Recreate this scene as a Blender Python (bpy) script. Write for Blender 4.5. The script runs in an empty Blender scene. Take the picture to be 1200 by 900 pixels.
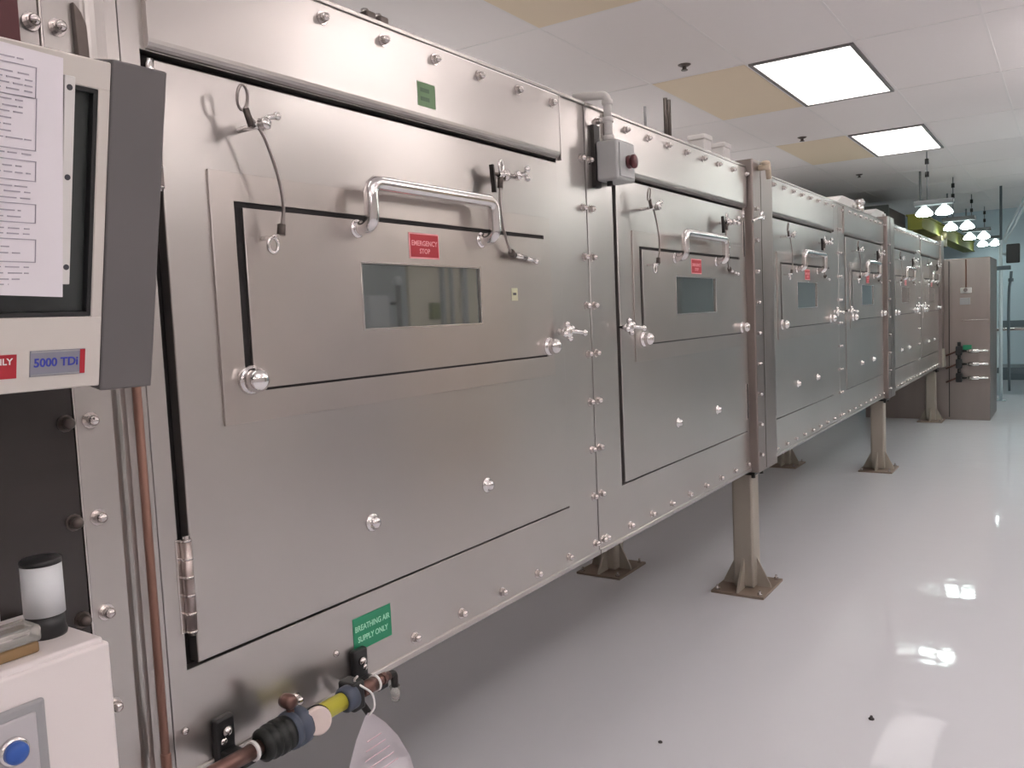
import bpy, bmesh, math, random
from mathutils import Vector, Matrix
random.seed(7)
SC = bpy.context.scene
COL = SC.collection
PI = math.pi

# ------------------------------------------------------------------ materials
def new_mat(name):
    m = bpy.data.materials.new(name); m.use_nodes = True
    nt = m.node_tree; b = nt.nodes['Principled BSDF']
    return m, nt, b

def plain(name, col, rough=.5, metal=0., spec=.5, emit=None, estr=0., coat=0., trans=0., ior=1.45, alpha=1.):
    m, nt, b = new_mat(name)
    b.inputs['Base Color'].default_value = (*col, 1)
    b.inputs['Roughness'].default_value = rough
    b.inputs['Metallic'].default_value = metal
    b.inputs['Specular IOR Level'].default_value = spec
    b.inputs['Coat Weight'].default_value = coat
    b.inputs['Transmission Weight'].default_value = trans
    b.inputs['IOR'].default_value = ior
    b.inputs['Alpha'].default_value = alpha
    if emit:
        b.inputs['Emission Color'].default_value = (*emit, 1)
        b.inputs['Emission Strength'].default_value = estr
    return m

def varied(name, c1, c2, rough=(.3, .4), metal=0., scale=(4, 4, 4), detail=6, bump=0., bscale=(3, 3, 3), bdist=.01, spec=.5, nscale=1.):
    m, nt, b = new_mat(name); N = nt.nodes; L = nt.links
    tc = N.new('ShaderNodeTexCoord')
    mp = N.new('ShaderNodeMapping'); mp.inputs['Scale'].default_value = scale
    L.new(tc.outputs['Object'], mp.inputs['Vector'])
    no = N.new('ShaderNodeTexNoise'); no.inputs['Scale'].default_value = nscale; no.inputs['Detail'].default_value = detail
    L.new(mp.outputs['Vector'], no.inputs['Vector'])
    mx = N.new('ShaderNodeMix'); mx.data_type = 'RGBA'
    mx.inputs[6].default_value = (*c1, 1); mx.inputs[7].default_value = (*c2, 1)
    L.new(no.outputs['Fac'], mx.inputs['Factor']); L.new(mx.outputs[2], b.inputs['Base Color'])
    mr = N.new('ShaderNodeMapRange'); mr.inputs['From Min'].default_value = .3; mr.inputs['From Max'].default_value = .7
    mr.inputs['To Min'].default_value = rough[0]; mr.inputs['To Max'].default_value = rough[1]
    L.new(no.outputs['Fac'], mr.inputs['Value']); L.new(mr.outputs['Result'], b.inputs['Roughness'])
    b.inputs['Metallic'].default_value = metal
    b.inputs['Specular IOR Level'].default_value = spec
    if bump:
        mp2 = N.new('ShaderNodeMapping'); mp2.inputs['Scale'].default_value = bscale
        L.new(tc.outputs['Object'], mp2.inputs['Vector'])
        n2 = N.new('ShaderNodeTexNoise'); n2.inputs['Scale'].default_value = 1.; n2.inputs['Detail'].default_value = 2
        L.new(mp2.outputs['Vector'], n2.inputs['Vector'])
        bp = N.new('ShaderNodeBump'); bp.inputs['Strength'].default_value = bump; bp.inputs['Distance'].default_value = bdist
        L.new(n2.outputs['Fac'], bp.inputs['Height']); L.new(bp.outputs['Normal'], b.inputs['Normal'])
    return m

def two_lobe(m, rough2, fac):
    """brushed metal: a broad lobe mixed over the tighter one"""
    nt = m.node_tree; b = nt.nodes['Principled BSDF']; N = nt.nodes; L = nt.links
    c = N.new('ShaderNodeBsdfPrincipled'); c.inputs['Metallic'].default_value = 1.; c.inputs['Roughness'].default_value = rough2
    L.new(b.inputs['Base Color'].links[0].from_socket, c.inputs['Base Color'])
    tg = N.new('ShaderNodeCombineXYZ'); tg.inputs['Z'].default_value = 1.      # brushed lengthwise: reflections smear up and down
    b.inputs['Anisotropic'].default_value = .65; L.new(tg.outputs[0], b.inputs['Tangent'])
    mx = N.new('ShaderNodeMixShader'); mx.inputs['Fac'].default_value = fac
    L.new(b.outputs[0], mx.inputs[1]); L.new(c.outputs[0], mx.inputs[2])
    L.new(mx.outputs[0], N['Material Output'].inputs['Surface'])
    return m

M = {}
M['steel'] = varied('brushed_stainless', (.50, .475, .455), (.57, .54, .52), (.17, .22), 1., (1.5, 2.2, 1.6), 4, .05, (1.5, 2.2, 2.2), .004)
M['hatch_steel'] = varied('hatch_stainless', (.51, .475, .45), (.59, .54, .51), (.16, .22), 1., (2, 5, 4), 4, .05, (2, 3, 3), .003)
two_lobe(M['steel'], .50, .42); two_lobe(M['hatch_steel'], .50, .42)
M['post_steel'] = varied('joint_stainless', (.29, .255, .24), (.38, .335, .315), (.34, .44), 1., (9, 9, 1.5), 6, .2, (3, 6, 2), .004)
M['leg_paint'] = varied('leg_painted_steel', (.36, .33, .28), (.44, .40, .34), (.38, .5), .25, (5, 5, 3), 5)
M['rusty'] = varied('worn_base_plate', (.20, .13, .09), (.34, .29, .24), (.45, .6), .3, (16, 16, 16), 5)
M['hinge'] = plain('dull_hinge_steel', (.42, .36, .34), .35, 1.)
M['chrome'] = plain('polished_chrome', (.82, .80, .79), .09, 1.)
M['bolt'] = plain('bolt_steel', (.68, .64, .62), .2, 1.)
M['black_gap'] = plain('black_rubber_gasket', (.012, .010, .010), .7)
M['black'] = plain('black_plastic', (.02, .02, .021), .35)
M['black_metal'] = plain('black_metal', (.035, .032, .03), .4, .4)
M['cable'] = plain('steel_cable', (.34, .31, .29), .38, .9)
M['dark_cable'] = plain('dark_crimp', (.13, .11, .10), .4, .8)
M['pane'] = plain('tinted_window_glass', (.27, .30, .295), .03, .72, 1.)
M['dark_pane'] = varied('painted_dark_reflection', (.030, .026, .025), (.04, .034, .032), (.12, .18), .0, (2, 2, 20), 4)  # dark reflection on the left unit's front, put into the colour
M['red'] = plain('red_sign', (.42, .022, .035), .4)
M['red_print'] = plain('pale_red_print', (.80, .36, .38), .5)
M['pink_print'] = plain('faint_pink_print', (.78, .58, .64), .6)
M['white_print'] = plain('white_print', (.85, .83, .82), .5)
M['green'] = plain('green_sign', (.018, .24, .12), .4)
M['green_print'] = plain('pale_green_print', (.36, .72, .52), .5)
M['green_dot'] = plain('green_sticker', (.17, .29, .15), .55)
M['green_ink'] = plain('dark_green_print', (.08, .15, .08), .5)
M['yellow_tag'] = plain('pale_yellow_sticker', (.55, .55, .38), .5)
M['ink'] = plain('grey_print', (.42, .39, .45), .7)
M['ink_dark'] = plain('dark_print', (.06, .06, .07), .7)
M['paper'] = varied('white_paper', (.80, .76, .80), (.84, .80, .84), (.7, .8), 0, (3, 3, 3), 2)
M['cream'] = varied('cream_enamel', (.60, .56, .52), (.63, .59, .55), (.38, .45), 0, (3, 3, 3), 3)
M['grey_case'] = varied('grey_enamel', (.115, .11, .11), (.14, .13, .13), (.5, .6), 0, (6, 6, 6), 3)
M['screen'] = plain('dark_screen', (.055, .062, .06), .25)
M['white_cab'] = varied('white_enamel', (.80, .74, .73), (.83, .77, .76), (.35, .42), 0, (2, 2, 2), 3)
M['light_grey'] = plain('light_grey_plastic', (.50, .48, .50), .4)
M['mid_grey'] = plain('grey_plastic', (.33, .33, .34), .4)
M['blue_btn'] = plain('blue_button', (.035, .11, .42), .3)
M['blue_ink'] = plain('blue_print', (.045, .06, .40), .5)
M['nameplate'] = plain('grey_nameplate', (.24, .24, .29), .4)
M['beacon'] = plain('milky_lens', (.66, .68, .70), .35, 0, .5)
M['amber'] = plain('amber_clear_plastic', (.62, .42, .22), .12, 0, .5, trans=.6, ior=1.3)
M['copper'] = varied('aged_copper', (.20, .105, .08), (.27, .15, .115), (.45, .58), .55, (20, 20, 5), 5)
M['brass'] = plain('brown_brass', (.17, .095, .08), .32, .7)
M['hose_black'] = plain('black_rubber', (.012, .014, .013), .45)
M['blue_grey'] = plain('blue_grey_collar', (.065, .08, .115), .45)
M['gauge'] = varied('gauge_face', (.62, .52, .49), (.70, .60, .56), (.3, .4), 0, (40, 40, 40), 3)
M['yellow'] = plain('yellow_sleeve', (.52, .48, .06), .35)
M['clear'] = plain('clear_plastic', (.85, .84, .80), .1, 0, .5, trans=.8, ior=1.35)
M['box_grey'] = plain('switch_box_grey', (.46, .47, .47), .4)
M['dark_red'] = plain('dark_red_button', (.09, .018, .022), .35)
M['beige'] = plain('beige_fitting', (.62, .52, .40), .4)
M['white_plastic'] = plain('white_plastic', (.72, .70, .68), .45)
M['tan'] = varied('tan_ceiling_panel', (.83, .71, .55), (.86, .74, .58), (.75, .85), 0, (6, 6, 6), 4)
M['tile'] = varied('ceiling_tile', (.88, .84, .84), (.90, .86, .86), (.85, .9), 0, (30, 30, 30), 4)
M['tbar'] = plain('ceiling_grid_bar', (.86, .83, .83), .8)
M['dark_frame'] = plain('fixture_frame', (.20, .19, .19), .5)
M['added_down'] = plain('added_lower_diffuser', (1, 1, 1), .5, emit=(1., .94, .915), estr=5.4)
M['added_up'] = plain('added_upper_diffuser', (1, 1, 1), .5, emit=(1., .935, .91), estr=12.)
M['added_cool_down'] = plain('added_cool_lower_diffuser', (1, 1, 1), .5, emit=(.90, 1., .95), estr=5.)
M['added_cool_up'] = plain('added_cool_upper_diffuser', (1, 1, 1), .5, emit=(.90, 1., .95), estr=10.)
M['added_rear_up'] = plain('added_rear_diffuser', (1, 1, 1), .5, emit=(1., .96, .94), estr=6.)
M['lamp_panel'] = plain('lit_diffuser', (1, 1, 1), .5, emit=(1., .955, .935), estr=1.5)
M['pendant_glow'] = plain('lit_pendant_bulb', (1, 1, 1), .5, emit=(.84, 1., .96), estr=30.)
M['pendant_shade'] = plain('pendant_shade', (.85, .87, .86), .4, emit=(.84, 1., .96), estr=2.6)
M['pendant_dark'] = plain('pendant_housing', (.22, .24, .25), .5, .3)
M['floor'] = varied('glossy_epoxy_floor', (.66, .665, .70), (.69, .695, .73), (.035, .065), 0, (.8, .8, .8), 5, .16, (8, 8, 8), .004, .16)
M['wall'] = varied('wall_paint', (.60, .575, .56), (.63, .60, .585), (.6, .7), 0, (1, 1, 1), 3)
M['wall_blue'] = varied('wall_blue_paint', (.52, .635, .70), (.55, .665, .73), (.5, .6), 0, (1, 1, 1), 3)
M['olive'] = varied('olive_paint', (.13, .135, .018), (.19, .195, .03), (.75, .85), 0, (3, 1, 3), 4)
M['olive_brown'] = varied('brown_worn_paint', (.12, .10, .05), (.18, .15, .08), (.5, .6), 0, (5, 5, 5), 4)
M['brown'] = plain('brown_duct', (.10, .075, .065), .6)
M['duct'] = plain('grey_green_duct', (.14, .16, .15), .55)
M['pipe_white'] = plain('pale_blue_pipe', (.58, .68, .72), .35)
M['pipe_dark'] = plain('dark_pipe', (.10, .13, .15), .4)
M['debris'] = plain('dark_bolt_stub', (.05, .045, .045), .5, .4)

# ------------------------------------------------------------------ mesh builder
class MB:
    """collects shapes; build() links them as one mesh object, local to an origin"""
    def __init__(s): s.bm = bmesh.new(); s.mats = []
    def mi(s, m):
        if m not in s.mats: s.mats.append(m)
        return s.mats.index(m)
    def _tag(s, faces, m, smooth=False):
        i = s.mi(m)
        for f in faces: f.material_index = i; f.smooth = smooth
    def box(s, x0, x1, y0, y1, z0, z1, m='steel', bev=0., seg=2):
        vs = [s.bm.verts.new((x, y, z)) for x in (x0, x1) for y in (y0, y1) for z in (z0, z1)]
        q = [(0, 1, 3, 2), (4, 6, 7, 5), (0, 4, 5, 1), (2, 3, 7, 6), (0, 2, 6, 4), (1, 5, 7, 3)]
        fs = [s.bm.faces.new([vs[i] for i in f]) for f in q]
        bmesh.ops.recalc_face_normals(s.bm, faces=fs)
        s._tag(fs, m)
        if bev:
            es = list({e for f in fs for e in f.edges})
            r = bmesh.ops.bevel(s.bm, geom=es, offset=bev, segments=seg, affect='EDGES', profile=.5)
            s._tag(r['faces'], m, True)
        return s
    def frame(s, x0, x1, o, i, m='steel', bev=0.):
        """plate facing +X with a rectangular opening; o, i = (y0, y1, z0, z1)"""
        def ring(x, r): return [s.bm.verts.new((x, y, z)) for y, z in ((r[0], r[2]), (r[1], r[2]), (r[1], r[3]), (r[0], r[3]))]
        fo, fi, bo, bi = ring(x1, o), ring(x1, i), ring(x0, o), ring(x0, i)
        fs = []
        for k in range(4):
            n = (k + 1) % 4
            fs += [s.bm.faces.new((fo[k], fo[n], fi[n], fi[k])), s.bm.faces.new((bo[n], bo[k], bi[k], bi[n])),
                   s.bm.faces.new((bo[k], bo[n], fo[n], fo[k])), s.bm.faces.new((fi[k], fi[n], bi[n], bi[k]))]
        bmesh.ops.recalc_face_normals(s.bm, faces=fs); s._tag(fs, m)
        if bev:
            es = [e for f in fs for e in f.edges if all(v in fo or v in fi for v in e.verts) and ((e.verts[0] in fo) == (e.verts[1] in fo))]
            r = bmesh.ops.bevel(s.bm, geom=list(set(es)), offset=bev, segments=2, affect='EDGES', profile=.5); s._tag(r['faces'], m, True)
        return s
    def prism(s, poly, axis, a0, a1, m='steel', bev=0.):
        """poly: 2-D outline in the two other axes (order x,y,z), extruded a0..a1 along axis"""
        def P(u, v, a):
            return {'x': (a, u, v), 'y': (u, a, v), 'z': (u, v, a)}[axis]
        b = [s.bm.verts.new(P(u, v, a0)) for u, v in poly]
        t = [s.bm.verts.new(P(u, v, a1)) for u, v in poly]
        n = len(poly)
        fs = [s.bm.faces.new(b), s.bm.faces.new(t)] + [s.bm.faces.new((b[i], b[(i + 1) % n], t[(i + 1) % n], t[i])) for i in range(n)]
        bmesh.ops.recalc_face_normals(s.bm, faces=fs)
        s._tag(fs, m)
        if bev:
            es = list({e for f in fs for e in f.edges})
            r = bmesh.ops.bevel(s.bm, geom=es, offset=bev, segments=2, affect='EDGES', profile=.5)
            s._tag(r['faces'], m, True)
        return s
    def lathe(s, origin, axis, prof, m='steel', seg=20, smooth=True, mats=None):
        """prof: [(distance along axis, radius)...]; closed at both ends"""
        o = Vector(origin); a = Vector(axis).normalized()
        u = a.orthogonal().normalized(); v = a.cross(u)
        rings = []
        for d, r in prof:
            c = o + a * d
            if r < 1e-6: rings.append([s.bm.verts.new(c)])
            else: rings.append([s.bm.verts.new(c + (u * math.cos(2 * PI * k / seg) + v * math.sin(2 * PI * k / seg)) * r) for k in range(seg)])
        fs = []
        for i in range(len(rings) - 1):
            A, B = rings[i], rings[i + 1]; g = []
            for k in range(seg):
                k2 = (k + 1) % seg
                if len(A) == 1 and len(B) == 1: continue
                if len(A) == 1: g.append(s.bm.faces.new((A[0], B[k2], B[k])))
                elif len(B) == 1: g.append(s.bm.faces.new((A[k], A[k2], B[0])))
                else: g.append(s.bm.faces.new((A[k], A[k2], B[k2], B[k])))
            s._tag(g, mats[i] if mats else m, smooth); fs += g
        caps = []
        for R in (rings[0], rings[-1]):
            if len(R) > 1: caps.append(s.bm.faces.new(R))
        s._tag(caps, (mats[0] if mats else m), False)
        bmesh.ops.recalc_face_normals(s.bm, faces=fs + caps)
        return s
    def cyl(s, p0, p1, r, m='steel', seg=16, r1=None):
        a = Vector(p1) - Vector(p0)
        return s.lathe(p0, a, [(0, r), (a.length, r if r1 is None else r1)], m, seg)
    def ball(s, c, r, m='steel', seg=16, sc=1.):
        n = 8
        return s.lathe(Vector(c) - Vector((r * sc, 0, 0)), (1, 0, 0), [(r * sc * (1 - math.cos(PI * k / n)), r * math.sin(PI * k / n)) for k in range(n + 1)], m, seg)
    def tube(s, pts, r, m='steel', seg=10, closed=False):
        P = [Vector(p) for p in pts]; n = len(P)
        rings = []; prev = None
        for i in range(n):
            if closed: t = P[(i + 1) % n] - P[i - 1]
            else: t = P[min(i + 1, n - 1)] - P[max(i - 1, 0)]
            t.normalize()
            if prev is None: u = t.orthogonal().normalized()
            else:
                u = prev - t * prev.dot(t); u.normalize()
            prev = u; v = t.cross(u)
            rings.append([s.bm.verts.new(P[i] + (u * math.cos(2 * PI * k / seg) + v * math.sin(2 * PI * k / seg)) * r) for k in range(seg)])
        fs = []
        for i in range(n if closed else n - 1):
            A, B = rings[i], rings[(i + 1) % n]
            off = 0
            if closed and i == n - 1:
                off = min(range(seg), key=lambda o: (A[0].co - B[o].co).length)
            for k in range(seg):
                fs.append(s.bm.faces.new((A[k], A[(k + 1) % seg], B[(k + 1 + off) % seg], B[(k + off) % seg])))
        if not closed:
            fs.append(s.bm.faces.new(rings[0])); fs.append(s.bm.faces.new(rings[-1]))
        bmesh.ops.recalc_face_normals(s.bm, faces=fs)
        s._tag(fs, m, True)
        return s
    def text(s, txt, size, mat4, m, depth=.0006, sx=1.):
        cu = bpy.data.curves.new('lettering', 'FONT'); cu.body = txt; cu.size = size
        cu.align_x = 'CENTER'; cu.align_y = 'CENTER'; cu.extrude = depth; cu.resolution_u = 3; cu.offset = size * .02
        ob = bpy.data.objects.new('lettering', cu); COL.objects.link(ob)
        dg = bpy.context.evaluated_depsgraph_get()
        me = bpy.data.meshes.new_from_object(ob.evaluated_get(dg))
        bpy.data.objects.remove(ob); bpy.data.curves.remove(cu)
        me.transform(mat4 @ Matrix.Diagonal((sx, 1, 1, 1)))
        n0 = len(s.bm.faces)
        s.bm.from_mesh(me); bpy.data.meshes.remove(me)
        s.bm.faces.ensure_lookup_table()
        s._tag(s.bm.faces[n0:], m)
        return s
    def mesh(s, name, off=(0, 0, 0)):
        bmesh.ops.translate(s.bm, verts=s.bm.verts, vec=-Vector(off))
        me = bpy.data.meshes.new(name); s.bm.to_mesh(me); s.bm.free()
        for k in s.mats: me.materials.append(M[k])
        return me
    def build(s, name, parent=None, off=None):
        """off: world point the coordinates are relative to (default: the world place of the parent)"""
        if off is None: off = wloc(parent) if parent else (0, 0, 0)
        o = bpy.data.objects.new(name, s.mesh(name, off)); COL.objects.link(o)
        if parent: o.parent = parent
        elif off is not None: o.location = off
        return o

def wloc(o):
    v = Vector((0, 0, 0))
    while o: v += o.location; o = o.parent
    return v

def label(o, lab, cat, group=None):
    o['label'] = lab; o['category'] = cat
    if group: o['group'] = group
    return o
def thing(name, lab, cat, loc, group=None):
    o = bpy.data.objects.new(name, None); COL.objects.link(o); o.location = loc; o.empty_display_size = .05
    return label(o, lab, cat, group)
def struct(o): o['kind'] = 'structure'; return o
def inst(name, me, loc, parent):
    """a part sharing mesh data, at a world place"""
    o = bpy.data.objects.new(name, me); COL.objects.link(o); o.parent = parent
    o.location = Vector(loc) - wloc(parent); return o
def copy_tree(o, parent=None):
    c = o.copy(); COL.objects.link(c); c.parent = parent
    for ch in list(o.children): copy_tree(ch, c)
    return c

# text laid on the plane facing +X: text x runs along +Y, text y along +Z
def face_x(x, y, z): return Matrix(((0, 0, 1, x), (1, 0, 0, y), (0, 1, 0, z), (0, 0, 0, 1)))

# shared small meshes (base at x = 0, sticking out along +X)
def bolt_mesh():
    b = MB(); b.lathe((0, 0, 0), (1, 0, 0), [(0, .0125), (.002, .0125), (.002, .0095), (.009, .0095)], 'bolt', 12, False)
    b.lathe((.009, 0, 0), (1, 0, 0), [(0, .0088), (.004, .0082), (.008, .0058), (.0105, 0)], 'bolt', 12)
    return b.mesh('bolt')
BOLT = bolt_mesh()
BOLT_REFLECTION = bolt_mesh(); BOLT_REFLECTION.materials[0] = M['dark_cable']
def dome_mesh():
    b = MB(); b.lathe((0, 0, 0), (1, 0, 0), [(0, .019), (.003, .019), (.0045, .0165), (.006, .0135), (.012, .0125), (.017, .009), (.019, 0)], 'chrome', 20)
    return b.mesh('port_plug')
DOME = dome_mesh()
def knob_mesh():
    b = MB(); b.lathe((0, 0, 0), (1, 0, 0), [(0, .026), (.005, .026), (.008, .0225), (.010, .0185), (.013, .0205), (.020, .0220), (.027, .0205), (.033, .0160), (.037, .0090), (.0385, 0)], 'chrome', 24)
    return b.mesh('corner_knob')
KNOB = knob_mesh()

# ------------------------------------------------------------------ isolator modules
P_ = 1.617                       # module pitch
ZB, ZT = .612, 1.953
def arc(c, r, a0, a1, n, plane='xz'):
    out = []
    for k in range(n + 1):
        a = a0 + (a1 - a0) * k / n
        d = (r * math.cos(a), r * math.sin(a))
        out.append((c[0] + d[0], c[1], c[2] + d[1]) if plane == 'xz' else (c[0], c[1] + d[0], c[2] + d[1]))
    return out

def smooth_path(pts, n=6):
    P = [Vector(p) for p in pts]; out = []
    for i in range(len(P) - 1):
        p0 = P[max(i - 1, 0)]; p1 = P[i]; p2 = P[i + 1]; p3 = P[min(i + 2, len(P) - 1)]
        for k in range(n):
            t = k / n
            out.append(.5 * ((2 * p1) + (p2 - p0) * t + (2 * p0 - 5 * p1 + 4 * p2 - p3) * t * t + (3 * p1 - p0 - 3 * p2 + p3) * t ** 3))
    out.append(P[-1]); return out

def fillet(pts, r, n=6):
    P = [Vector(p) for p in pts]; out = [P[0]]
    for i in range(1, len(P) - 1):
        a = (P[i - 1] - P[i]).normalized(); b = (P[i + 1] - P[i]).normalized()
        s = P[i] + a * r; e = P[i] + b * r
        for k in range(n + 1):
            t = k / n; out.append(s * (1 - t) ** 2 + P[i] * 2 * t * (1 - t) + e * t * t)
    out.append(P[-1]); return out

def dark_hinge(m, hy, z0, z1):
    m.box(-.003, .0045, hy - .011, hy + .011, z0, z1, 'black_gap', .001)
    for e in (-1, 1): m.box(-.003, .0060, hy + e * .0125 - .0025, hy + e * .0125 + .0025, z0 - .003, z1 + .003, 'bolt', .001)

def make_module(Y0, odd, lab):
    """odd: joint on the near side, hinge on the near side; even: mirrored about the seam"""
    if odd: b0, b1 = Y0 + .155, Y0 + 1.617 - .0025
    else:   b0, b1 = Y0 + .0035, Y0 + 1.462
    d0, d1 = (Y0 + .188, Y0 + 1.447) if odd else (Y0 + .170, Y0 + 1.429)       # door opening
    dz0, dz1 = .781, 1.773
    h0, h1, hz0, hz1 = Y0 + .338, Y0 + 1.350, 1.224, 1.553                     # hatch opening
    root = thing('isolator_module', lab, 'glovebox', (-.45, (b0 + b1) / 2, ZB), 'stainless glovebox line modules')
    m = MB()                                                                    # housing: chamber body and the frame round the door
    m.box(-.90, -.03, b0, b1, ZB + .003, ZT - .01, 'steel')
    m.frame(-.03, 0, (b0, b1, ZB, ZT), (d0, d1, dz0, dz1), 'steel', .0015)
    if not odd: m.box(-.03, -.006, b0 - .006, b0, ZB, ZT, 'black_gap')
    m.box(-.05, .006, b0, b1, ZB - .012, ZB + .002, 'steel', .002)              # bottom flange lip
    m.box(-.06, .008, b0, b1, ZT - .004, ZT + .006, 'steel', .002)              # top flange lip
    m.build('housing', root)
    g = MB(); g.box(-.0305, -.022, d0, d1, dz0, dz1, 'black_gap'); g.build('door_gasket', root)
    # upper panel, rolled lower edge
    u0, u1 = (Y0 + .196, Y0 + 1.452) if odd else (Y0 + .125, Y0 + 1.455)
    prof = [(0, 1.946), (.010, 1.946), (.012, 1.943), (.012, 1.790), (.0112, 1.784), (.0088, 1.779), (.004, 1.7755), (0, 1.7745)]
    m = MB(); m.prism(prof, 'y', u0, u1, 'steel'); up = m.build('upper_panel', root)
    # door slab
    e0, e1 = d0 + .019, d1 - .0008
    m = MB(); m.box(-.020, .004, e0, e1, dz0 + .006, dz1 - .012, 'steel', .0025)
    door = m.build('access_door', root)
    if odd:
        m = MB(); m.box(-.001, .0125, u1 + .0035, u1 + .0105, 1.768, 1.946, 'steel', .002); m.build('edge_bead', root)
    # surround plate with the hatch opening
    p0, p1, pz0, pz1 = Y0 + .290, Y0 + 1.383, 1.171, 1.602
    m = MB()
    X0, X1 = .0035, .0085
    m.frame(X0, X1, (p0, p1, pz0, pz1), (h0, h1, hz0, hz1), 'hatch_steel', .0008)
    m.box(.0038, .0042, h0 - .001, h1 + .001, hz0 - .001, hz1 + .001, 'black_gap')
    m.build('surround_plate', door)
    # hinges: barrel and knuckles
    hy = d0 + .010 if odd else d1 - .004
    for z0, z1 in ((.843, .998), (1.56, 1.715)):
        m = MB()
        if odd and Y0 < 1:
            m.box(-.004, .0015, hy - .016, hy - .004, z0, z1, 'bolt', .001)
            m.cyl((.007, hy, z0), (.007, hy, z1), .0088, 'hinge', 16)
            for k in range(6): m.lathe((.007, hy, z0 + (z1 - z0 - .004) * k / 5), (0, 0, 1), [(0, .0094), (.004, .0094)], 'bolt', 16)
            m.cyl((.007, hy, z0 - .005), (.007, hy, z1 + .006), .0055, 'bolt', 10)
        else: dark_hinge(m, hy, z0, z1)
        m.build('hinge', door)
    m = MB(); sy = d0 + .012 if odd else d1 - .012
    m.cyl((.004, sy, dz1 - .045), (.004, sy, dz1 - .014), .007, 'chrome', 12); m.build('hinge_pin', door)
    for dy in (.632, 1.040): inst('port_plug', DOME, (.004, Y0 + dy, .926), door)
    # hatch
    m = MB(); hx0, hx1 = .0042, .0105
    k0, k1, kz0, kz1 = h0 + .0165, h1 - .002, hz0 + .005, hz1 - .010
    w0, w1, wz0, wz1 = Y0 + .638, Y0 + 1.042, 1.325, 1.456
    m.frame(hx0, hx1, (k0, k1, kz0, kz1), (w0, w1, wz0, wz1), 'hatch_steel', .001)
    hatch = m.build('inspection_hatch', root)
    m = MB(); m.box(.0043, .0060, w0 + .0005, w1 - .0005, wz0 + .0005, wz1 - .0005, 'pane'); m.build('window_pane', hatch)
    m = MB()
    fw = .004
    m.frame(.0095, .0120, (w0 - fw, w1 + fw, wz0 - fw, wz1 + fw), (w0, w1, wz0, wz1), 'bolt', .0006)
    m.build('window_frame', hatch)
    ha, hb = Y0 + .632, Y0 + 1.056                                             # pull handle
    zf, zt_ = 1.525, 1.612; xo = .052
    pts = fillet([(.010, ha, zf), (xo, ha, zf), (xo, ha, zt_), (xo, hb, zt_), (xo, hb, zf), (.010, hb, zf)], .026, 8)
    m = MB(); m.tube(pts, .0148, 'chrome', 16)
    for y in (ha, hb): m.lathe((.0105, y, zf), (1, 0, 0), [(0, .019), (.002, .019), (.004, .014)], 'chrome', 18)
    m.build('pull_handle', hatch)
    m = MB(); sc_ = Y0 + .838
    m.box(.0104, .0116, sc_ - .051, sc_ + .051, 1.472, 1.528, 'red_print')
    m.box(.0110, .0122, sc_ - .047, sc_ + .048, 1.4755, 1.5245, 'red')
    m.text('EMERGENCY', .0155, face_x(.0122, sc_, 1.505), 'red_print', .0003)
    m.text('STOP', .0150, face_x(.0122, sc_, 1.488), 'red_print', .0003)
    m.build('red_sign', hatch)
    inst('corner_knob', KNOB, (.0085, Y0 + .346, 1.245), hatch)
    inst('corner_knob', KNOB, (.0085, Y0 + 1.352, 1.252), hatch)
    # safety cable on the near side: stud, loop, crimp, hanging wire, ring pin
    m = MB(); y = Y0
    wire = smooth_path([(.050, y + .352, 1.688), (.050, y + .372, 1.668), (.051, y + .386, 1.640), (.052, y + .402, 1.592), (.050, y + .410, 1.545), (.046, y + .407, 1.512)], 6)
    m.tube(wire, .0030, 'cable', 8)
    m.tube([(.050 + .003 * math.sin(t), y + .337 + .0105 * math.cos(t), 1.719 + .020 * math.sin(t)) for t in [2 * PI * k / 20 for k in range(20)]], .0026, 'cable', 8, True)
    m.cyl((.050, y + .342, 1.702), (.050, y + .352, 1.674), .0056, 'dark_cable', 10)
    m.cyl((.046, y + .407, 1.514), (.046, y + .404, 1.496), .0075, 'dark_cable', 10)
    m.tube([(.040, y + .390 + .011 * math.cos(t), 1.478 + .013 * math.sin(t)) for t in [2 * PI * k / 20 for k in range(20)]], .0032, 'chrome', 8, True)
    m.cyl((.010, y + .392, 1.492), (.052, y + .392, 1.492), .0042, 'chrome', 10)
    cab = m.build('safety_cable', root)
    m = MB()
    m.cyl((.003, y + .362, 1.676), (.060, y + .362, 1.676), .0052, 'chrome', 10)
    m.lathe((.060, y + .362, 1.676), (1, .1, .1), [(0, .008), (.004, .011), (.008, .008), (.012, .011), (.017, .010), (.019, 0)], 'chrome', 14)
    m.tube(smooth_path([(.055, y + .362, 1.676), (.062, y + .376, 1.690), (.066, y + .392, 1.694)], 4), .0045, 'chrome', 8)
    m.ball((.066, y + .394, 1.695), .0075, 'chrome', 10)
    m.build('cable_stud', cab)
    # safety cable on the far side with its knurled clamp and pin
    m = MB()
    wire = smooth_path([(.036, y + 1.112, 1.662), (.036, y + 1.108, 1.622), (.034, y + 1.114, 1.575), (.030, y + 1.140, 1.522), (.026, y + 1.163, 1.496)], 6)
    m.tube(wire, .0036, 'cable', 8)
    m.cyl((.038, y + 1.112, 1.686), (.036, y + 1.110, 1.652), .0075, 'dark_cable', 10)
    m.tube([(.040, y + 1.112 + .009 * math.cos(t), 1.704 + .014 * math.sin(t)) for t in [2 * PI * k / 16 for k in range(16)]], .0032, 'chrome', 8, True)
    m.cyl((.028, y + 1.158, 1.499), (.024, y + 1.178, 1.492), .0085, 'dark_cable', 10)
    m.cyl((.024, y + 1.178, 1.493), (.022, y + 1.235, 1.487), .0070, 'bolt', 10)
    m.cyl((.022, y + 1.235, 1.487), (.021, y + 1.283, 1.480), .0050, 'chrome', 10)
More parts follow.
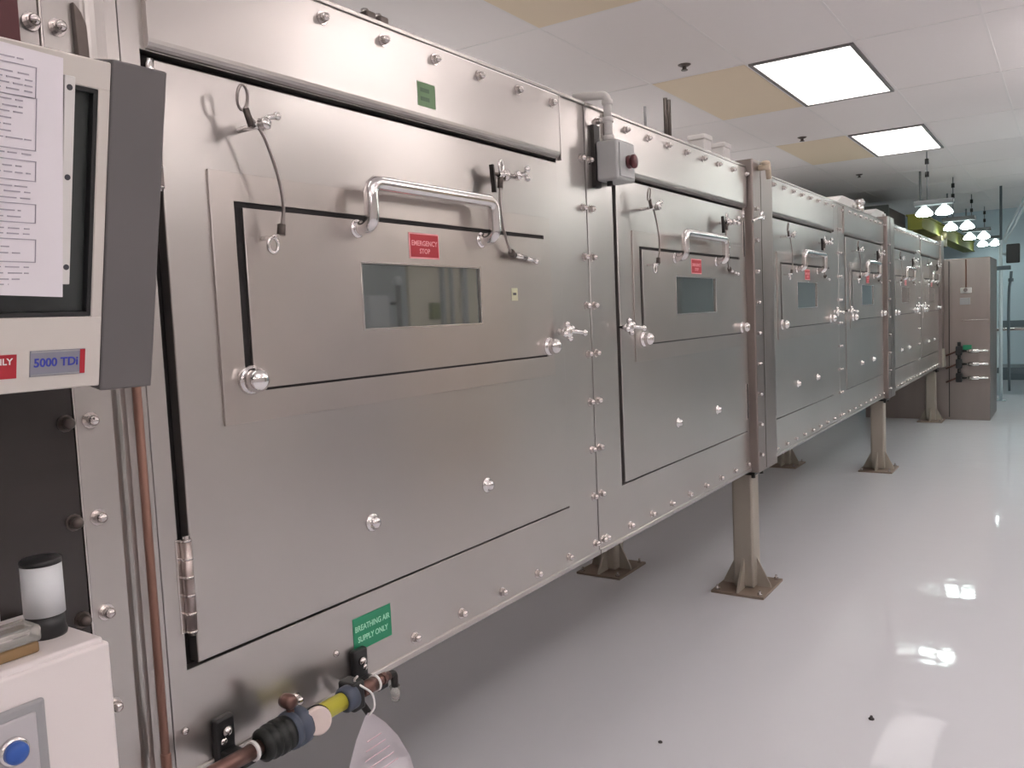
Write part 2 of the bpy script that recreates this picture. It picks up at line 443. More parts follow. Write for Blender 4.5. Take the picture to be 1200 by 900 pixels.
    m.ball((.021, y + 1.285, 1.480), .0075, 'chrome', 10)
    cab = m.build('safety_cable', root)
    m = MB()
    m.prism([(y + 1.080, 1.706), (y + 1.087, 1.706), (y + 1.094, 1.640), (y + 1.087, 1.640)], 'x', .026, .038, 'black_metal', .001); m.cyl((.032, y + 1.084, 1.686), (.036, y + 1.120, 1.684), .004, 'dark_cable', 8)
    m.cyl((.003, y + 1.125, 1.685), (.050, y + 1.125, 1.685), .006, 'chrome', 10)
    m.cyl((.040, y + 1.100, 1.683), (.040, y + 1.172, 1.686), .0062, 'chrome', 10)
    m.lathe((.040, y + 1.120, 1.684), (0, 1, .05), [(0, .008), (.003, .015), (.012, .015), (.015, .009)], 'bolt', 14)
    m.lathe((.044, y + 1.168, 1.686), (.35, 1, .25), [(0, .007), (.004, .012), (.010, .012), (.014, .007), (.030, .006)], 'chrome', 14)
    for dz in (-.011, .011): m.ball((.056, y + 1.204, 1.694 + dz), .0085, 'chrome', 10)
    m.build('cable_stud', cab)
    # star latch near the seam
    ly = Y0 + 1.420 if odd else Y0 + .197
    m = MB(); m.cyl((-.002, ly, 1.290), (.030, ly, 1.290), .009, 'chrome', 12)
    m.lathe((.026, ly, 1.290), (1, 0, 0), [(0, .012), (.004, .018), (.014, .018), (.018, .012), (.020, 0)], 'chrome', 16)
    for k in range(4):
        a = k * PI / 2 + .35
        m.ball((.034, ly + .021 * math.cos(a), 1.290 + .021 * math.sin(a)), .0095, 'chrome', 12)
    m.tube(smooth_path([(.034, ly, 1.290), (.050, ly + .018, 1.288), (.056, ly + .045, 1.284)], 4), .006, 'chrome', 10)
    m.ball((.057, ly + .050, 1.283), .0105, 'chrome', 12)
    m.build('star_latch', root)
    # acorn bolts: top row, bottom row, both sides of the seam
    ys = [Y0 + .228 + .1693 * k for k in range(8)] if odd else [Y0 + .085 + .1693 * k for k in range(9)]
    for yy in ys: inst('bolt', BOLT, (.012 if u0 < yy < u1 else 0, yy, 1.917), root)
    ys = [Y0 + .236 + .1702 * k for k in range(8)] if odd else [Y0 + .045 + .1702 * k for k in range(9)]
    for yy in ys: inst('bolt', BOLT, (0, yy, .641), root)
    sy = b1 - .026 if odd else b0 + .018
    for k in range(9): inst('bolt', BOLT, (0, sy, .641 + .1440 * k), root)
    if not odd:
        for k in range(1, 8): pass
    return root, dict(hatch=hatch, upper=up, door=door)

names = ['brushed stainless glovebox unit nearest the camera, with green breathing air sign below its door',
         'stainless glovebox unit carrying the grey switch box beside its seam',
         'stainless glovebox unit just behind the first brown joint post',
         'stainless glovebox unit just before the second brown joint post',
         'far stainless glovebox unit just behind the second brown joint post',
         'last and smallest-looking stainless glovebox unit, against the brown rear cabinet']
YO = [.605 + P_ * k for k in range(6)]
odd0, O = make_module(YO[0], True, names[0])
even0, E = make_module(YO[1], False, names[1])
mods = [odd0, even0]
HD = {}
for key, z0, z1 in (('a', .843, .998), ('b', 1.56, 1.715)):
    m = MB(); dark_hinge(m, YO[0] + .198, z0, z1); HD[key] = m.mesh('hinge', wloc(O['door']))
for k in range(2, 6):
    c = copy_tree(odd0 if k % 2 == 0 else even0)
    c.location.y += 2 * P_ * (k // 2); c['label'] = names[k]; mods.append(c)
    if k % 2 == 0:                     # plain dark-slotted hinges away from the near end
        for d in c.children:
            for h in d.children:
                if h.name.startswith('hinge') and 'pin' not in h.name: h.data = HD[round(h.location.z, 3) if False else ('a' if min(v.co.z for v in h.data.vertices) + ZB < 1.2 else 'b')]

# extras of the nearest module (after copying)
y0 = YO[0]
m = MB(); m.box(.0117, .0127, 1.446, 1.507, 1.806, 1.858, 'green_dot'); 
for z in (1.823, 1.842): m.box(.0124, .0129, 1.455, 1.486, z - .005, z + .004, 'green_ink')
m.build('green_sticker', O['upper'])
m = MB(); m.box(.0100, .0111, 1.783, 1.811, 1.378, 1.410, 'yellow_tag'); m.box(.0109, .0113, 1.789, 1.804, 1.392, 1.398, 'ink_dark')
m.build('yellow_sticker', O['hatch'])
m = MB(); m.box(-.0002, .0012, 1.168, 1.280, .672, .741, 'green'); 
m.text('BREATHING AIR', .0165, face_x(.0012, 1.224, .717), 'green_print', .0003, .86)
m.text('SUPPLY ONLY', .0165, face_x(.0012, 1.224, .694), 'green_print', .0003, .86)
m.build('green_sign', odd0)
for y, z in ((.779, .684), (1.118, .690)):
    m = MB(); m.lathe((0, y, z), (1, 0, 0), [(0, .007), (.003, .007), (.006, .004), (.007, 0)], 'bolt', 10); m.build('small_screw', odd0)

# switch box of the second unit: a thing of its own
sb = thing('switch_box', 'grey switch box with dark red button and conduit, on the seam of the second unit', 'switch', (.0, 2.33, 1.73))
m = MB(); m.box(.012, .082, 2.270, 2.392, 1.732, 1.850, 'box_grey', .007, 3); m.build('enclosure', sb)
m = MB(); m.box(.082, .086, 2.282, 2.380, 1.742, 1.840, 'box_grey', .0015); m.build('lid', sb)
m = MB(); m.lathe((.086, 2.338, 1.788), (1, 0, 0), [(0, .020), (.006, .020), (.006, .012), (.014, .012), (.014, .021), (.022, .021), (.026, .015), (.027, 0)], 'dark_red', 18); m.build('push_button', sb)
m = MB(); m.tube(fillet([(.045, 2.292, 1.848), (.045, 2.292, 1.985), (-.06, 2.275, 1.992)], .02, 6), .0125, 'white_plastic', 14)
for z in (1.852, 1.905, 1.955): m.lathe((.045, 2.292, z), (0, 0, 1), [(0, .0165), (.014, .0165)], 'white_plastic', 14)
m.build('conduit', sb)
m = MB(); m.box(.0, .012, 2.262, 2.300, 1.715, 1.900, 'black_metal', .001); m.cyl((.04, 2.30, 1.732), (.04, 2.30, 1.718), .009, 'black_metal', 12); m.build('mounting_bracket', sb)

# ------------------------------------------------------------------ module 0 and the near joint post (far left)
t = thing('isolator_module', 'glovebox unit with a dark reflection painted on its front, at the left edge behind the white cabinet', 'glovebox', (-.45, -.2, ZB))
m = MB(); m.box(-.90, -.004, -.98, .640, ZB, ZT, 'steel'); m.box(-.004, .0, .56, .640, 1.70, ZT, 'steel', .001); m.build('housing', t)
m = MB(); m.box(-.004, .002, -.95, .640, ZB + .01, 1.70, 'dark_pane', .001); m.build('dark_reflection_panel', t)  # the front's dark reflection, painted as a dark sheet
m = MB(); m.box(-.004, .004, .6405, .6435, ZB, ZT, 'bolt', .0008); m.build('edge_strip', t)
for k in range(9): inst('bolt', BOLT if k == 8 else BOLT_REFLECTION, (.002, .628, .632 + .1445 * k if k < 8 else 1.770), t)  # the dark ones stand in for faint reflections of the post's bolts
m = MB(); m.box(.001, .0045, .40, .612, 1.735, 1.80, 'dark_red', .001); m.build('red_plate', t)

def joint(yc, lab, near=False):
    t = thing('joint_post', lab, 'post', (-.45, yc, .585), 'joint posts between glovebox units')
    m = MB()
    if near:
        m.prism([(-.02, .6445), (.002, .6445), (.002, .700), (.0005, .705), (-.003, .711), (-.005, .718), (-.004, .726), (0, .732), (.003, .737), (.002, .757), (-.02, .757)], 'z', .595, 1.99, 'steel')
        m.box(-.90, -.02, .6445, .757, .600, 1.975, 'steel')
        m.build('post_channel', t)
        for k in range(9): inst('bolt', BOLT, (.002, .664, .632 + .1445 * k if k < 8 else 1.771), t)
        m = MB(); m.prism([(.686, 1.812), (.697, 1.800), (.704, 1.782), (.706, 1.70), (.688, 1.70)], 'x', .001, .012, 'dark_cable', .002); m.build('bracket_shadow', t)  # dark crescent shape standing for the shadow of a curved bracket
        return t
    a, b = yc - .152, yc + .152
    m.prism([(-.90, a), (.030, a), (.034, a + .0015), (.036, a + .006), (.036, b - .020), (.032, b - .008), (.020, b), (-.90, b)], 'z', .592, 1.985, 'post_steel')
    m.build('post_channel', t)
    m = MB(); m.box(.034, .0375, a + .110, a + .113, .60, 1.98, 'dark_cable'); m.build('post_seam', t)
    for k in range(9): inst('bolt', BOLT, (.036, a + .022, .672 + .1370 * k), t)
    # dark hinge slots either side
    return t
joint(.605, 'grey joint channel at the far left beside the thin copper pipe', True)
jA = joint(3.839, 'brown-tinted stainless joint post between the second and third glovebox units')
jB = joint(7.073, 'second brown-tinted joint post, halfway down the glovebox line')
t = thing('joint_post', 'slim joint post at the far end of the glovebox line, beside the rear cabinet', 'post', (-.45, 10.25, .585), 'joint posts between glovebox units')
m = MB(); m.box(-.9, .03, 10.153, 10.355, .592, 1.975, 'post_steel', .004); m.build('post_channel', t)
m = MB(); m.prism([(10.17, .60), (10.34, .60), (10.34, .64), (10.22, .80), (10.17, .80)], 'x', .03, .05, 'leg_paint', .001); m.build('gusset', t)

# angle valve on the first joint post
v = thing('angle_valve', 'beige angle valve at the top of the first brown joint post', 'valve', (.036, 3.80, 1.93))
m = MB(); m.cyl((.036, 3.78, 1.955), (.085, 3.78, 1.955), .013, 'beige', 12); m.cyl((.075, 3.78, 1.975), (.075, 3.80, 1.905), .012, 'beige', 12)
m.build('body', v)
m = MB(); m.lathe((.066, 3.775, 1.965), (0, -.2, 1), [(0, .008), (.006, .019), (.014, .019), (.018, .008)], 'beige', 14); m.build('handwheel', v)
# hooked pull pin across the first joint post
hk = thing('hook_pin', 'small chrome eye hook pin on the face of the first brown joint post', 'hook', (.036, 3.70, 1.73))
m = MB(); m.cyl((.036, 3.70, 1.725), (.066, 3.70, 1.728), .007, 'chrome', 10); m.cyl((.060, 3.60, 1.705), (.062, 3.715, 1.732), .006, 'chrome', 10); m.build('shank', hk)
m = MB(); m.tube([(.062, 3.730 + .017 * math.cos(t), 1.738 + .015 * math.sin(t)) for t in [2 * PI * k / 18 for k in range(18)]], .0055, 'chrome', 8, True); m.build('eye', hk)
# ------------------------------------------------------------------ support legs
def leg_tree():
    r = thing('support_leg', '', 'leg', (0, 0, 0), 'support legs under the glovebox line')
    m = MB(); m.box(-.05, .05, -.052, .052, .012, .560, 'leg_paint', .012, 3); m.build('post', r)
    m = MB(); m.box(-.125, .125, -.155, .155, 0, .012, 'rusty', .002); m.build('base_plate', r)
    m = MB(); m.box(-.075, .075, -.085, .085, .5605, .575, 'black_metal', .002)
    for y in (-.06, .06): m.cyl((.06, y, .545), (.06, y, .584), .010, 'black_metal', 8)
    m.build('top_plate', r)
    for sx, sy in ((0, -1), (0, 1), (1, 0), (-1, 0)):
        m = MB()
        if sy: m.prism([(sy * .050, .012), (sy * .148, .012), (sy * .140, .03), (sy * .050, .155)], 'x', -.005, .005, 'leg_paint')
        else: m.prism([(sx * .048, .012), (sx * .115, .012), (sx * .110, .03), (sx * .048, .155)], 'y', -.005, .005, 'leg_paint')
        m.build('gusset', r)
    bm_ = MB(); bm_.lathe((0, 0, .012), (0, 0, 1), [(0, .012), (.009, .012), (.009, .006), (.022, .006)], 'bolt', 8, False); me = bm_.mesh('anchor_bolt')
    for sx in (-1, 1):
        for sy in (-1, 1):
            o = bpy.data.objects.new('anchor_bolt', me); COL.objects.link(o); o.parent = r; o.location = (sx * .1, sy * .13, 0)
    return r
LEG = leg_tree()
spots = [(-.085, 3.855, 'front support leg with a rusty base plate under the first brown joint post'),
         (-.80, 3.83, 'rear support leg seen under the seam between the first and second units'),
         (-.075, 7.10, 'front support leg under the second brown joint post'),
         (-.80, 7.06, 'rear support leg half hidden just right of the first brown joint post base'),
         (-.085, 10.205, 'last front support leg, in front of the rear cabinet at the end of the line')]
for i, (x, y, lab) in enumerate(spots):
    o = LEG if i == 0 else copy_tree(LEG)
    o.location = (x, y, 0); o['label'] = lab
# ------------------------------------------------------------------ operator console (top left)
cs = thing('operator_console', 'cream operator console with grey end and dark screen, top left', 'control panel', (.148, 0, 1.268))
cs.rotation_euler = (0, math.atan2(.2119, .9773), 0)
def cpart(mb, name, parent=None):        # console shapes are laid out in the console's own frame
    o = bpy.data.objects.new(name, mb.mesh(name)); COL.objects.link(o); o.parent = parent or cs; return o
m = MB()
Xd = -.055
m.box(Xd, 0, .16, .60, 0, .092, 'cream', .002); m.box(Xd, 0, .16, .60, .368, .402, 'cream', .002)
m.box(Xd, 0, .585, .60, .090, .370, 'cream', .002); m.box(Xd, 0, .16, .20, .090, .370, 'cream', .002)
m.box(Xd - .02, -.03, .16, .60, .0, .402, 'cream'); cpart(m, 'housing')
m = MB(); m.box(Xd - .02, .0015, .6005, .674, -.007, .407, 'grey_case', .0025); cpart(m, 'end_cover')
m = MB(); m.box(-.155, -.074, .26, .34, .12, .26, 'grey_case', .006); m.box(-.178, -.15, .24, .36, .16, .22, 'grey_case', .004); cpart(m, 'mounting_arm')
m = MB(); m.box(-.030, -.012, .200, .585, .092, .368, 'screen', .003)
scr = cpart(m, 'screen')
m = MB()
for a in ((.200, .585, .0915, .0975), (.200, .585, .3625, .3685), (.5795, .5855, .092, .368)): m.box(-.012, -.001, *a, 'black', .001)
cpart(m, 'screen_bezel', scr)
m = MB(); m.box(-.001, .0012, .511, .5785, .019, .051, 'nameplate'); m.box(.0008, .0016, .572, .5785, .0195, .0505, 'red')
m.box(.0008, .0014, .512, .577, .0195, .0215, 'mid_grey'); m.box(.0008, .0014, .512, .577, .0485, .0505, 'mid_grey')
m.text('5000 TDi', .0150, face_x(.0014, .5425, .0355), 'blue_ink', .0004, .95); cpart(m, 'nameplate')
m = MB(); m.box(-.001, .0012, .395, .4955, .019, .048, 'red'); m.text('OPERATORS ONLY', .0108, face_x(.0013, .4445, .0395), 'white_print', .0003); cpart(m, 'red_label')
m = MB(); m.box(.001, .0125, .5375, .5500, .134, .376, 'white_plastic', .001)
for y, z in ((.543, .363), (.5435, .261), (.545, .155)): m.cyl((.0122, y, z), (.0132, y, z), .0035, 'ink_dark', 10)
m.box(-.012, .002, .5385, .549, .137, .150, 'light_grey'); m.box(-.012, .002, .5385, .549, .345, .374, 'light_grey')
cpart(m, 'paper_holder')
# paper clipped over the screen: a thing of its own
pp = thing('document_page', 'white printed form hung over the console screen', 'paper', (.148, 0, 1.268))
pp.rotation_euler = cs.rotation_euler
m = MB(); A = [(.015, .325, .400), (.015, .5335, .393), (.015, .5405, .119), (.015, .333, .126)]
n = 8; vs = []
for i in range(n + 1):
    for j in range(n + 1):
        a = Vector(A[0]).lerp(Vector(A[1]), j / n); b = Vector(A[3]).lerp(Vector(A[2]), j / n)
        p = a.lerp(b, i / n); p.x += .0002 * math.sin(i * .8 + j * .3); vs.append(m.bm.verts.new(p))
fs = [m.bm.faces.new((vs[i * (n + 1) + j], vs[(i + 1) * (n + 1) + j], vs[(i + 1) * (n + 1) + j + 1], vs[i * (n + 1) + j + 1])) for i in range(n) for j in range(n)]
bmesh.ops.recalc_face_normals(m.bm, faces=fs); bmesh.ops.solidify(m.bm, geom=fs, thickness=.0006); bmesh.ops.recalc_face_normals(m.bm, faces=m.bm.faces)
m._tag(m.bm.faces, 'paper', False)
o = cpart(m, 'sheet', pp)
m = MB()
def line(y0, y1, z0, z1, mt='ink'):
    m.box(.0152, .0160, y0, y1, z0, z1, mt)
sl = .018                                                # the print follows the sheet's slight turn
for (z1, z0) in ((.376, .343), (.343, .286), (.274, .252), (.226, .205), (.186, .160)):
    e = .5035 + (.39 - z0) * sl
    line(.345, e, z1 - .0005, z1 + .0005); line(.345, e, z0 - .0005, z0 + .0005); line(e - .0009, e, z0, z1)
rr = random.Random(3)
for zz, c in [(.382, 3), (.367, 4), (.361, 4), (.355, 4), (.349, 4), (.338, 3), (.331, 3), (.325, 3), (.318, 2), (.311, 2), (.304, 2), (.297, 4), (.281, 4), (.267, 3), (.260, 4), (.245, 4), (.239, 4), (.232, 4), (.218, 3), (.211, 3), (.198, 4), (.192, 4), (.177, 2), (.170, 3), (.154, 4), (.147, 4), (.140, 3), (.134, 2)]:
    x = .350
    lim = {2: .478, 3: .490, 4: .500}[c]
    while x < lim:
        w = rr.uniform(.006, .020); line(x, min(x + w, lim), zz - .0007, zz + .0007); x += w + rr.uniform(.002, .006)
cpart(m, 'printed_lines', pp)

# ------------------------------------------------------------------ white cabinet, beacon, amber box (bottom left)
wc = thing('white_cabinet', 'white enamelled control cabinet with blue button, bottom left corner', 'cabinet', (.11, .3, 0))
m = MB(); m.box(.008, .200, -.10, .556, .0, .951, 'white_cab', .004, 3); m.box(.010, .196, -.098, .550, .948, .958, 'white_cab', .003); m.box(.008, .030, -.10, .508, .955, .988, 'white_cab', .004); m.build('body', wc)
m = MB(); m.box(.1995, .206, .18, .470, .60, .915, 'mid_grey', .004, 3); p_ = m.build('button_panel', wc)
m = MB(); m.box(.205, .2075, .19, .458, .60, .903, 'light_grey', .002); m.build('panel_plate', p_)
m = MB(); m.lathe((.2075, .430, .868), (1, 0, 0), [(0, .0165), (.004, .0165), (.006, .0135)], 'chrome', 24)
m.lathe((.2130, .430, .868), (1, 0, 0), [(0, .0130), (.006, .0125), (.009, .009), (.010, 0)], 'blue_btn', 24); m.build('blue_button', p_)
bc = thing('signal_beacon', 'white cylinder beacon with black base and cap on white cabinet', 'beacon', (.122, .517, .958))
m = MB(); m.lathe((.122, .519, .958), (0, 0, 1), [(0, .0235), (.004, .0245), (.012, .0225), (.028, .0225)], 'black', 32); m.build('base', bc)
m = MB(); m.lathe((.122, .519, .986), (0, 0, 1), [(0, .0238), (.064, .0238)], 'beacon', 32); m.build('lens', bc)
m = MB(); m.lathe((.122, .519, 1.050), (0, 0, 1), [(0, .0242), (.005, .0242), (.007, .022), (.008, .0)], 'black', 32); m.build('cap', bc)
am = thing('acrylic_block', 'clear acrylic block with amber lower layer lying on the white cabinet edge', 'block', (.15, .44, .958))
m = MB(); m.box(.135, .176, .39, .484, .9585, .972, 'amber', .003, 3); m.build('amber_layer', am)
m = MB(); m.box(.133, .178, .39, .487, .9725, .992, 'clear', .004, 3); m.build('clear_cover', am)
# copper pipe
cp = thing('copper_pipe', 'thin vertical brown copper pipe left of the nearest glovebox door', 'pipe', (.012, .733, .2))
m = MB(); m.cyl((.016, .733, .0), (.016, .733, 1.62), .0068, 'copper', 14); m.build('tube', cp)
m = MB(); m.lathe((.016, .733, .64), (0, 0, 1), [(0, .0068), (.002, .0082), (.030, .0082), (.032, .0068)], 'copper', 14); m.build('coupling', cp)

# ------------------------------------------------------------------ breathing air regulator at the bottom of the nearest unit
rg = thing('air_regulator', 'breathing air regulator with black bellows, blue collar and yellow sleeve, clamped below nearest unit', 'regulator', (.06, 1.0, .60))
rx, rz = .072, .633
def ax(y): return (rx, y, rz)
for y, z in ((.846, .640), (1.172, .640)):
    m = MB()
    m.box(-.0003, .016, y - .019, y + .019, z - .05, z + .042, 'black', .005, 3)
    m.box(.016, rx, y - .015, y + .015, z - .03, z - .012, 'black', .003)
    m.lathe((.016, y, z + .018), (1, 0, 0), [(0, .009), (.005, .009), (.009, .004), (.010, 0)], 'bolt', 12)
    m.build('clamp_bracket', rg)
m = MB(); m.cyl(ax(.74), ax(.868), .0135, 'brass', 16); m.lathe(ax(.852), (0, 1, 0), [(0, .017), (.006, .017)], 'white_print', 18); m.build('inlet_tube', rg)
m = MB(); m.lathe(ax(.868), (0, 1, 0), [(0, .020), (.006, .028), (.014, .028), (.017, .024), (.020, .030), (.028, .030), (.031, .026), (.034, .031), (.043, .031), (.046, .027), (.050, .031), (.060, .030)], 'hose_black', 24); m.build('bellows', rg)
m = MB(); m.lathe(ax(.926), (0, 1, 0), [(0, .028), (.003, .033), (.012, .034), (.014, .031), (.017, .031), (.019, .034), (.036, .033), (.040, .026)], 'blue_grey', 24); m.build('blue_collar', rg)
m = MB(); gx = Vector((rx + .018, .978, rz + .004)); gd = Vector((1, -.45, .25)).normalized()
m.lathe(gx, gd, [(0, .0245), (.012, .025), (.016, .0235), (.017, .021)], 'gauge', 28); m.lathe(gx, gd, [(-.002, .0265), (.006, .0265)], 'black', 28)
m.build('gauge', rg)
m = MB(); m.lathe(ax(.964), (0, 1, 0), [(0, .020), (.012, .0165), (.098, .0165)], 'yellow', 20, mats=['clear', 'yellow']); m.build('yellow_sleeve', rg)
m = MB(); m.lathe(ax(1.060), (0, 1, 0), [(0, .020), (.004, .024), (.026, .024), (.030, .018)], 'blue_grey', 20); m.box(rx - .03, rx + .012, 1.078, 1.110, rz - .03, rz + .026, 'black', .005); m.build('end_clamp', rg)
m = MB(); m.cyl(ax(1.108), ax(1.150), .0145, 'brass', 16); m.lathe(ax(1.146), (0, 1, 0), [(0, .0165), (.005, .0165)], 'white_print', 18)
m.cyl(ax(1.150), ax(1.188), .009, 'brass', 12); m.lathe(ax(1.168), (0, 1, 0), [(0, .012), (.008, .012)], 'brass', 8, False); m.build('outlet_fitting', rg)
m = MB(); m.tube(fillet([ax(1.186), ax(1.204), (rx, 1.204, rz - .030)], .010, 5), .0075, 'black_metal', 12); m.cyl((rx, 1.204, rz - .028), (rx, 1.204, rz - .058), .011, 'clear', 14, .008); m.build('elbow_nozzle', rg)
m = MB(); m.lathe((.058, .936, .684), (1, 0, 0), [(0, .012), (.008, .0135), (.018, .0135), (.025, .010), (.028, 0)], 'brass', 18); m.cyl((.070, .940, .655), (.070, .937, .682), .007, 'brass', 12); m.build('adjusting_knob', rg)
m = MB(); m.cyl((.035, 1.120, .625), (.035, 1.200, .500), .007, 'black_metal', 10); m.lathe((.035, 1.196, .510), (.1, .25, -1), [(0, .008), (.006, .014), (.018, .014), (.022, .009), (.042, .011), (.050, .007)], 'chrome', 14); m.build('drain_fitting', rg)
# paper tag
tg = thing('paper_tag', 'white paper inspection tag hanging from the air regulator', 'tag', (.09, 1.10, .60))
m = MB()
out = [(1.094, .592), (1.104, .597), (1.114, .592), (1.142, .563), (1.166, .528), (1.186, .480), (1.196, .400), (1.010, .400), (1.018, .480), (1.034, .528), (1.062, .563)]
f0 = [m.bm.verts.new((.092 + .22 * (.6 - z), y, z)) for y, z in out]
f = m.bm.faces.new(f0); bmesh.ops.solidify(m.bm, geom=[f], thickness=.0016); m._tag(m.bm.faces, 'paper'); m.build('card', tg)
m = MB()
for z in (.55, .535, .52, .505, .49):
    w = .055 * (.592 - z) / .117
    m.box(.092 + .22 * (.6 - z) + .0006, .092 + .22 * (.6 - z) + .0018, 1.105 - w, 1.105 + w, z - .0008, z + .0008, 'pink_print')
m.build('printed_lines', tg)
m = MB(); m.tube(smooth_path([(.092, 1.104, .590), (.102, 1.112, .606), (.098, 1.112, .632), (.085, 1.098, .650), (.074, 1.092, .660), (.085, 1.090, .672)], 5), .0022, 'white_print', 8); m.build('zip_tie', tg)

# ------------------------------------------------------------------ fittings on top of the line
st = thing('vent_stubs', 'pair of thin steel stubs standing on top of the second unit', 'pipe', (-.1, 3.085, 1.953))
for y in (3.070, 3.104):
    m = MB(); m.cyl((-.1, y, 1.955), (-.1, y, 2.150), .008, 'dark_cable', 10); m.lathe((-.1, y, 1.958), (0, 0, 1), [(0, .014), (.014, .014)], 'bolt', 8, False); m.build('stub', st)
label(MB().cyl((-.05, 2.77, 1.957), (-.05, 2.77, 2.055), .005, 'mid_grey', 10).lathe((-.05, 2.77, 1.957), (0, 0, 1), [(0, .011), (.012, .011)], 'bolt', 10).build('vent_rod', off=(-.05, 2.77, 1.957)), 'single thin grey rod on top of the second unit, near the switch box', 'rod')
for i, (y, lab) in enumerate(((3.43, 'white junction block on top of the second unit, nearer of two'), (3.665, 'white junction block on top of the second unit, beside the joint post'))):
    t = thing('junction_block', lab, 'block', (-.1, y, 1.953), 'white junction blocks on the line')
    m = MB(); m.box(-.135, -.065, y - .045, y + .035, 1.957, 2.055, 'white_plastic', .006); m.build('case', t)
    m = MB(); m.box(-.14, -.06, y - .050, y + .040, 2.040, 2.062, 'white_plastic', .005); m.build('cover', t)
for i, (y0_, y1_, z, lab) in enumerate(((5.62, 6.20, 2.035, 'pale tapered cover on top of the fourth unit, before the chrome cap'), (6.80, 7.30, 2.045, 'pale tapered cover on top of the second joint post'))):
    t = thing('filter_cover', lab, 'cover', (-.2, (y0_ + y1_) / 2, 1.953))
    zb_ = 1.959 if i == 0 else 1.987
    m = MB(); m.prism([(y0_, zb_), (y1_, zb_), (y1_, z + .01), (y0_ + .38 * (y1_ - y0_), z + .01), (y0_, zb_ + .02)], 'x', -.42, -.05, 'white_plastic', .006); m.build('case', t)
    m = MB(); m.cyl((-.06, y1_ - .06, z - .03), (-.03, y1_ - .06, z - .03), .02, 'white_plastic', 12); m.build('knob', t)
label(MB().cyl((-.06, 6.42, 1.957), (-.06, 6.42, 2.06), .028, 'chrome', 14).lathe((-.06, 6.42, 2.04), (0, 0, 1), [(0, .034), (.02, .034), (.035, .02)], 'chrome', 14).build('chrome_vent', off=(-.06, 6.42, 1.957)), 'small chrome vent standing on top of the fourth unit', 'vent')
rl = thing('top_rail', 'dark grey cable rail running along the top edge of the nearest unit', 'rail', (-.03, 1.3, 1.959))
m = MB(); m.box(-.075, -.045, .78, 1.60, 1.9595, 1.985, 'mid_grey', .002); m.build('channel', rl)
for y in (1.16, 1.36, 1.40):
    m = MB(); m.box(-.07, -.03, y - .014, y + .014, 1.9595, 1.992, 'dark_cable', .004); m.cyl((-.05, y, 1.985), (-.05, y, 2.0), .008, 'bolt', 8); m.build('clip', rl)

# ------------------------------------------------------------------ rear cabinet with valves
rc = thing('rear_cabinet', 'brown-grey stainless cabinet closing the far end of the glovebox line', 'cabinet', (-.1, 10.7, 0))
m = MB(); m.box(-.80, .475, 10.37, 11.30, 0, 1.775, 'post_steel', .006); m.build('body', rc)
m = MB(); m.box(.075, .083, 10.362, 10.372, .03, 1.75, 'black_metal'); m.build('edge_seam', rc)
m = MB(); m.box(.20, .46, 10.355, 10.372, 1.095, 1.108, 'bolt', .002); m.build('trim_strip', rc)
m = MB(); m.box(.185, .285, 10.350, 10.372, 1.27, 1.345, 'mid_grey', .004); m.build('vent_grille', rc)
m = MB(); m.box(.19, .30, 10.35, 10.372, 1.395, 1.455, 'white_plastic', .006); m.cyl((.245, 10.352, 1.43), (.245, 10.30, 1.43), .02, 'chrome', 12); m.cyl((.245, 10.362, 1.45), (.245, 10.362, 1.76), .008, 'copper', 8); m.build('pipe_outlet', rc)
for z, c in ((.765, 'green'), (.622, 'black_metal'), (.470, 'black_metal')):
    v = MB(); v.box(.150, .210, 10.28, 10.372, z - .045, z + .055, 'black', .008); v.cyl((.18, 10.32, z + .05), (.18, 10.32, z + .10), .018, 'black', 10)
    v.cyl((.205, 10.32, z), (.46, 10.32, z), .012, 'chrome', 10); v.cyl((.27, 10.32, z), (.37, 10.32, z), .024, 'chrome', 12)
    if c == 'green': v.box(.215, .30, 10.34, 10.372, z + .01, z + .065, 'green', .006)
    v.cyl((.445, 10.32, z), (.445, 10.372, z), .012, 'brass', 10); v.cyl((.05, 10.33, z - .05), (.16, 10.33, z), .010, 'brass', 8)
    v.build('valve_row', rc)

# ------------------------------------------------------------------ room
XL, XR, YB, YF, ZC = -1.9, 5.2, -3.5, 15.6, 2.74
struct(MB().box(XL, XR, YB, YF, -.1, 0, 'floor').build('floor'))
struct(MB().box(XL, XR, YB, YF, ZC, ZC + .1, 'tile').build('ceiling'))
struct(MB().box(XL - .1, XL, YB, YF, 0, ZC, 'wall').build('wall_left'))
struct(MB().box(XR, XR + .1, YB, YF, 0, ZC, 'wall').build('wall_right'))
struct(MB().box(XL, XR, YB - .1, YB, 0, ZC, 'wall').build('wall_back'))
struct(MB().box(XL, XR, YF, YF + .1, 0, ZC, 'wall_blue').build('wall_front'))
struct(MB().box(XL, XR, YF - .015, YF, 0, .12, 'pipe_dark').build('baseboard_front'))
TX, TY, tx0, ty0 = .597, 1.300, -.372, 4.893
m = MB()
k = -4
while tx0 + TX * k < XR:
    x = tx0 + TX * k
    if x > XL + .05: m.box(x - .007, x + .007, YB, YF, ZC - .0018, ZC + .001, 'tbar')
    k += 1
k = -6
while ty0 + TY * k < YF:
    y = ty0 + TY * k
    if y > YB + .05: m.box(XL, XR, y - .008, y + .008, ZC - .0020, ZC + .001, 'tbar')
    k += 1
struct(m.build('trim_1'))
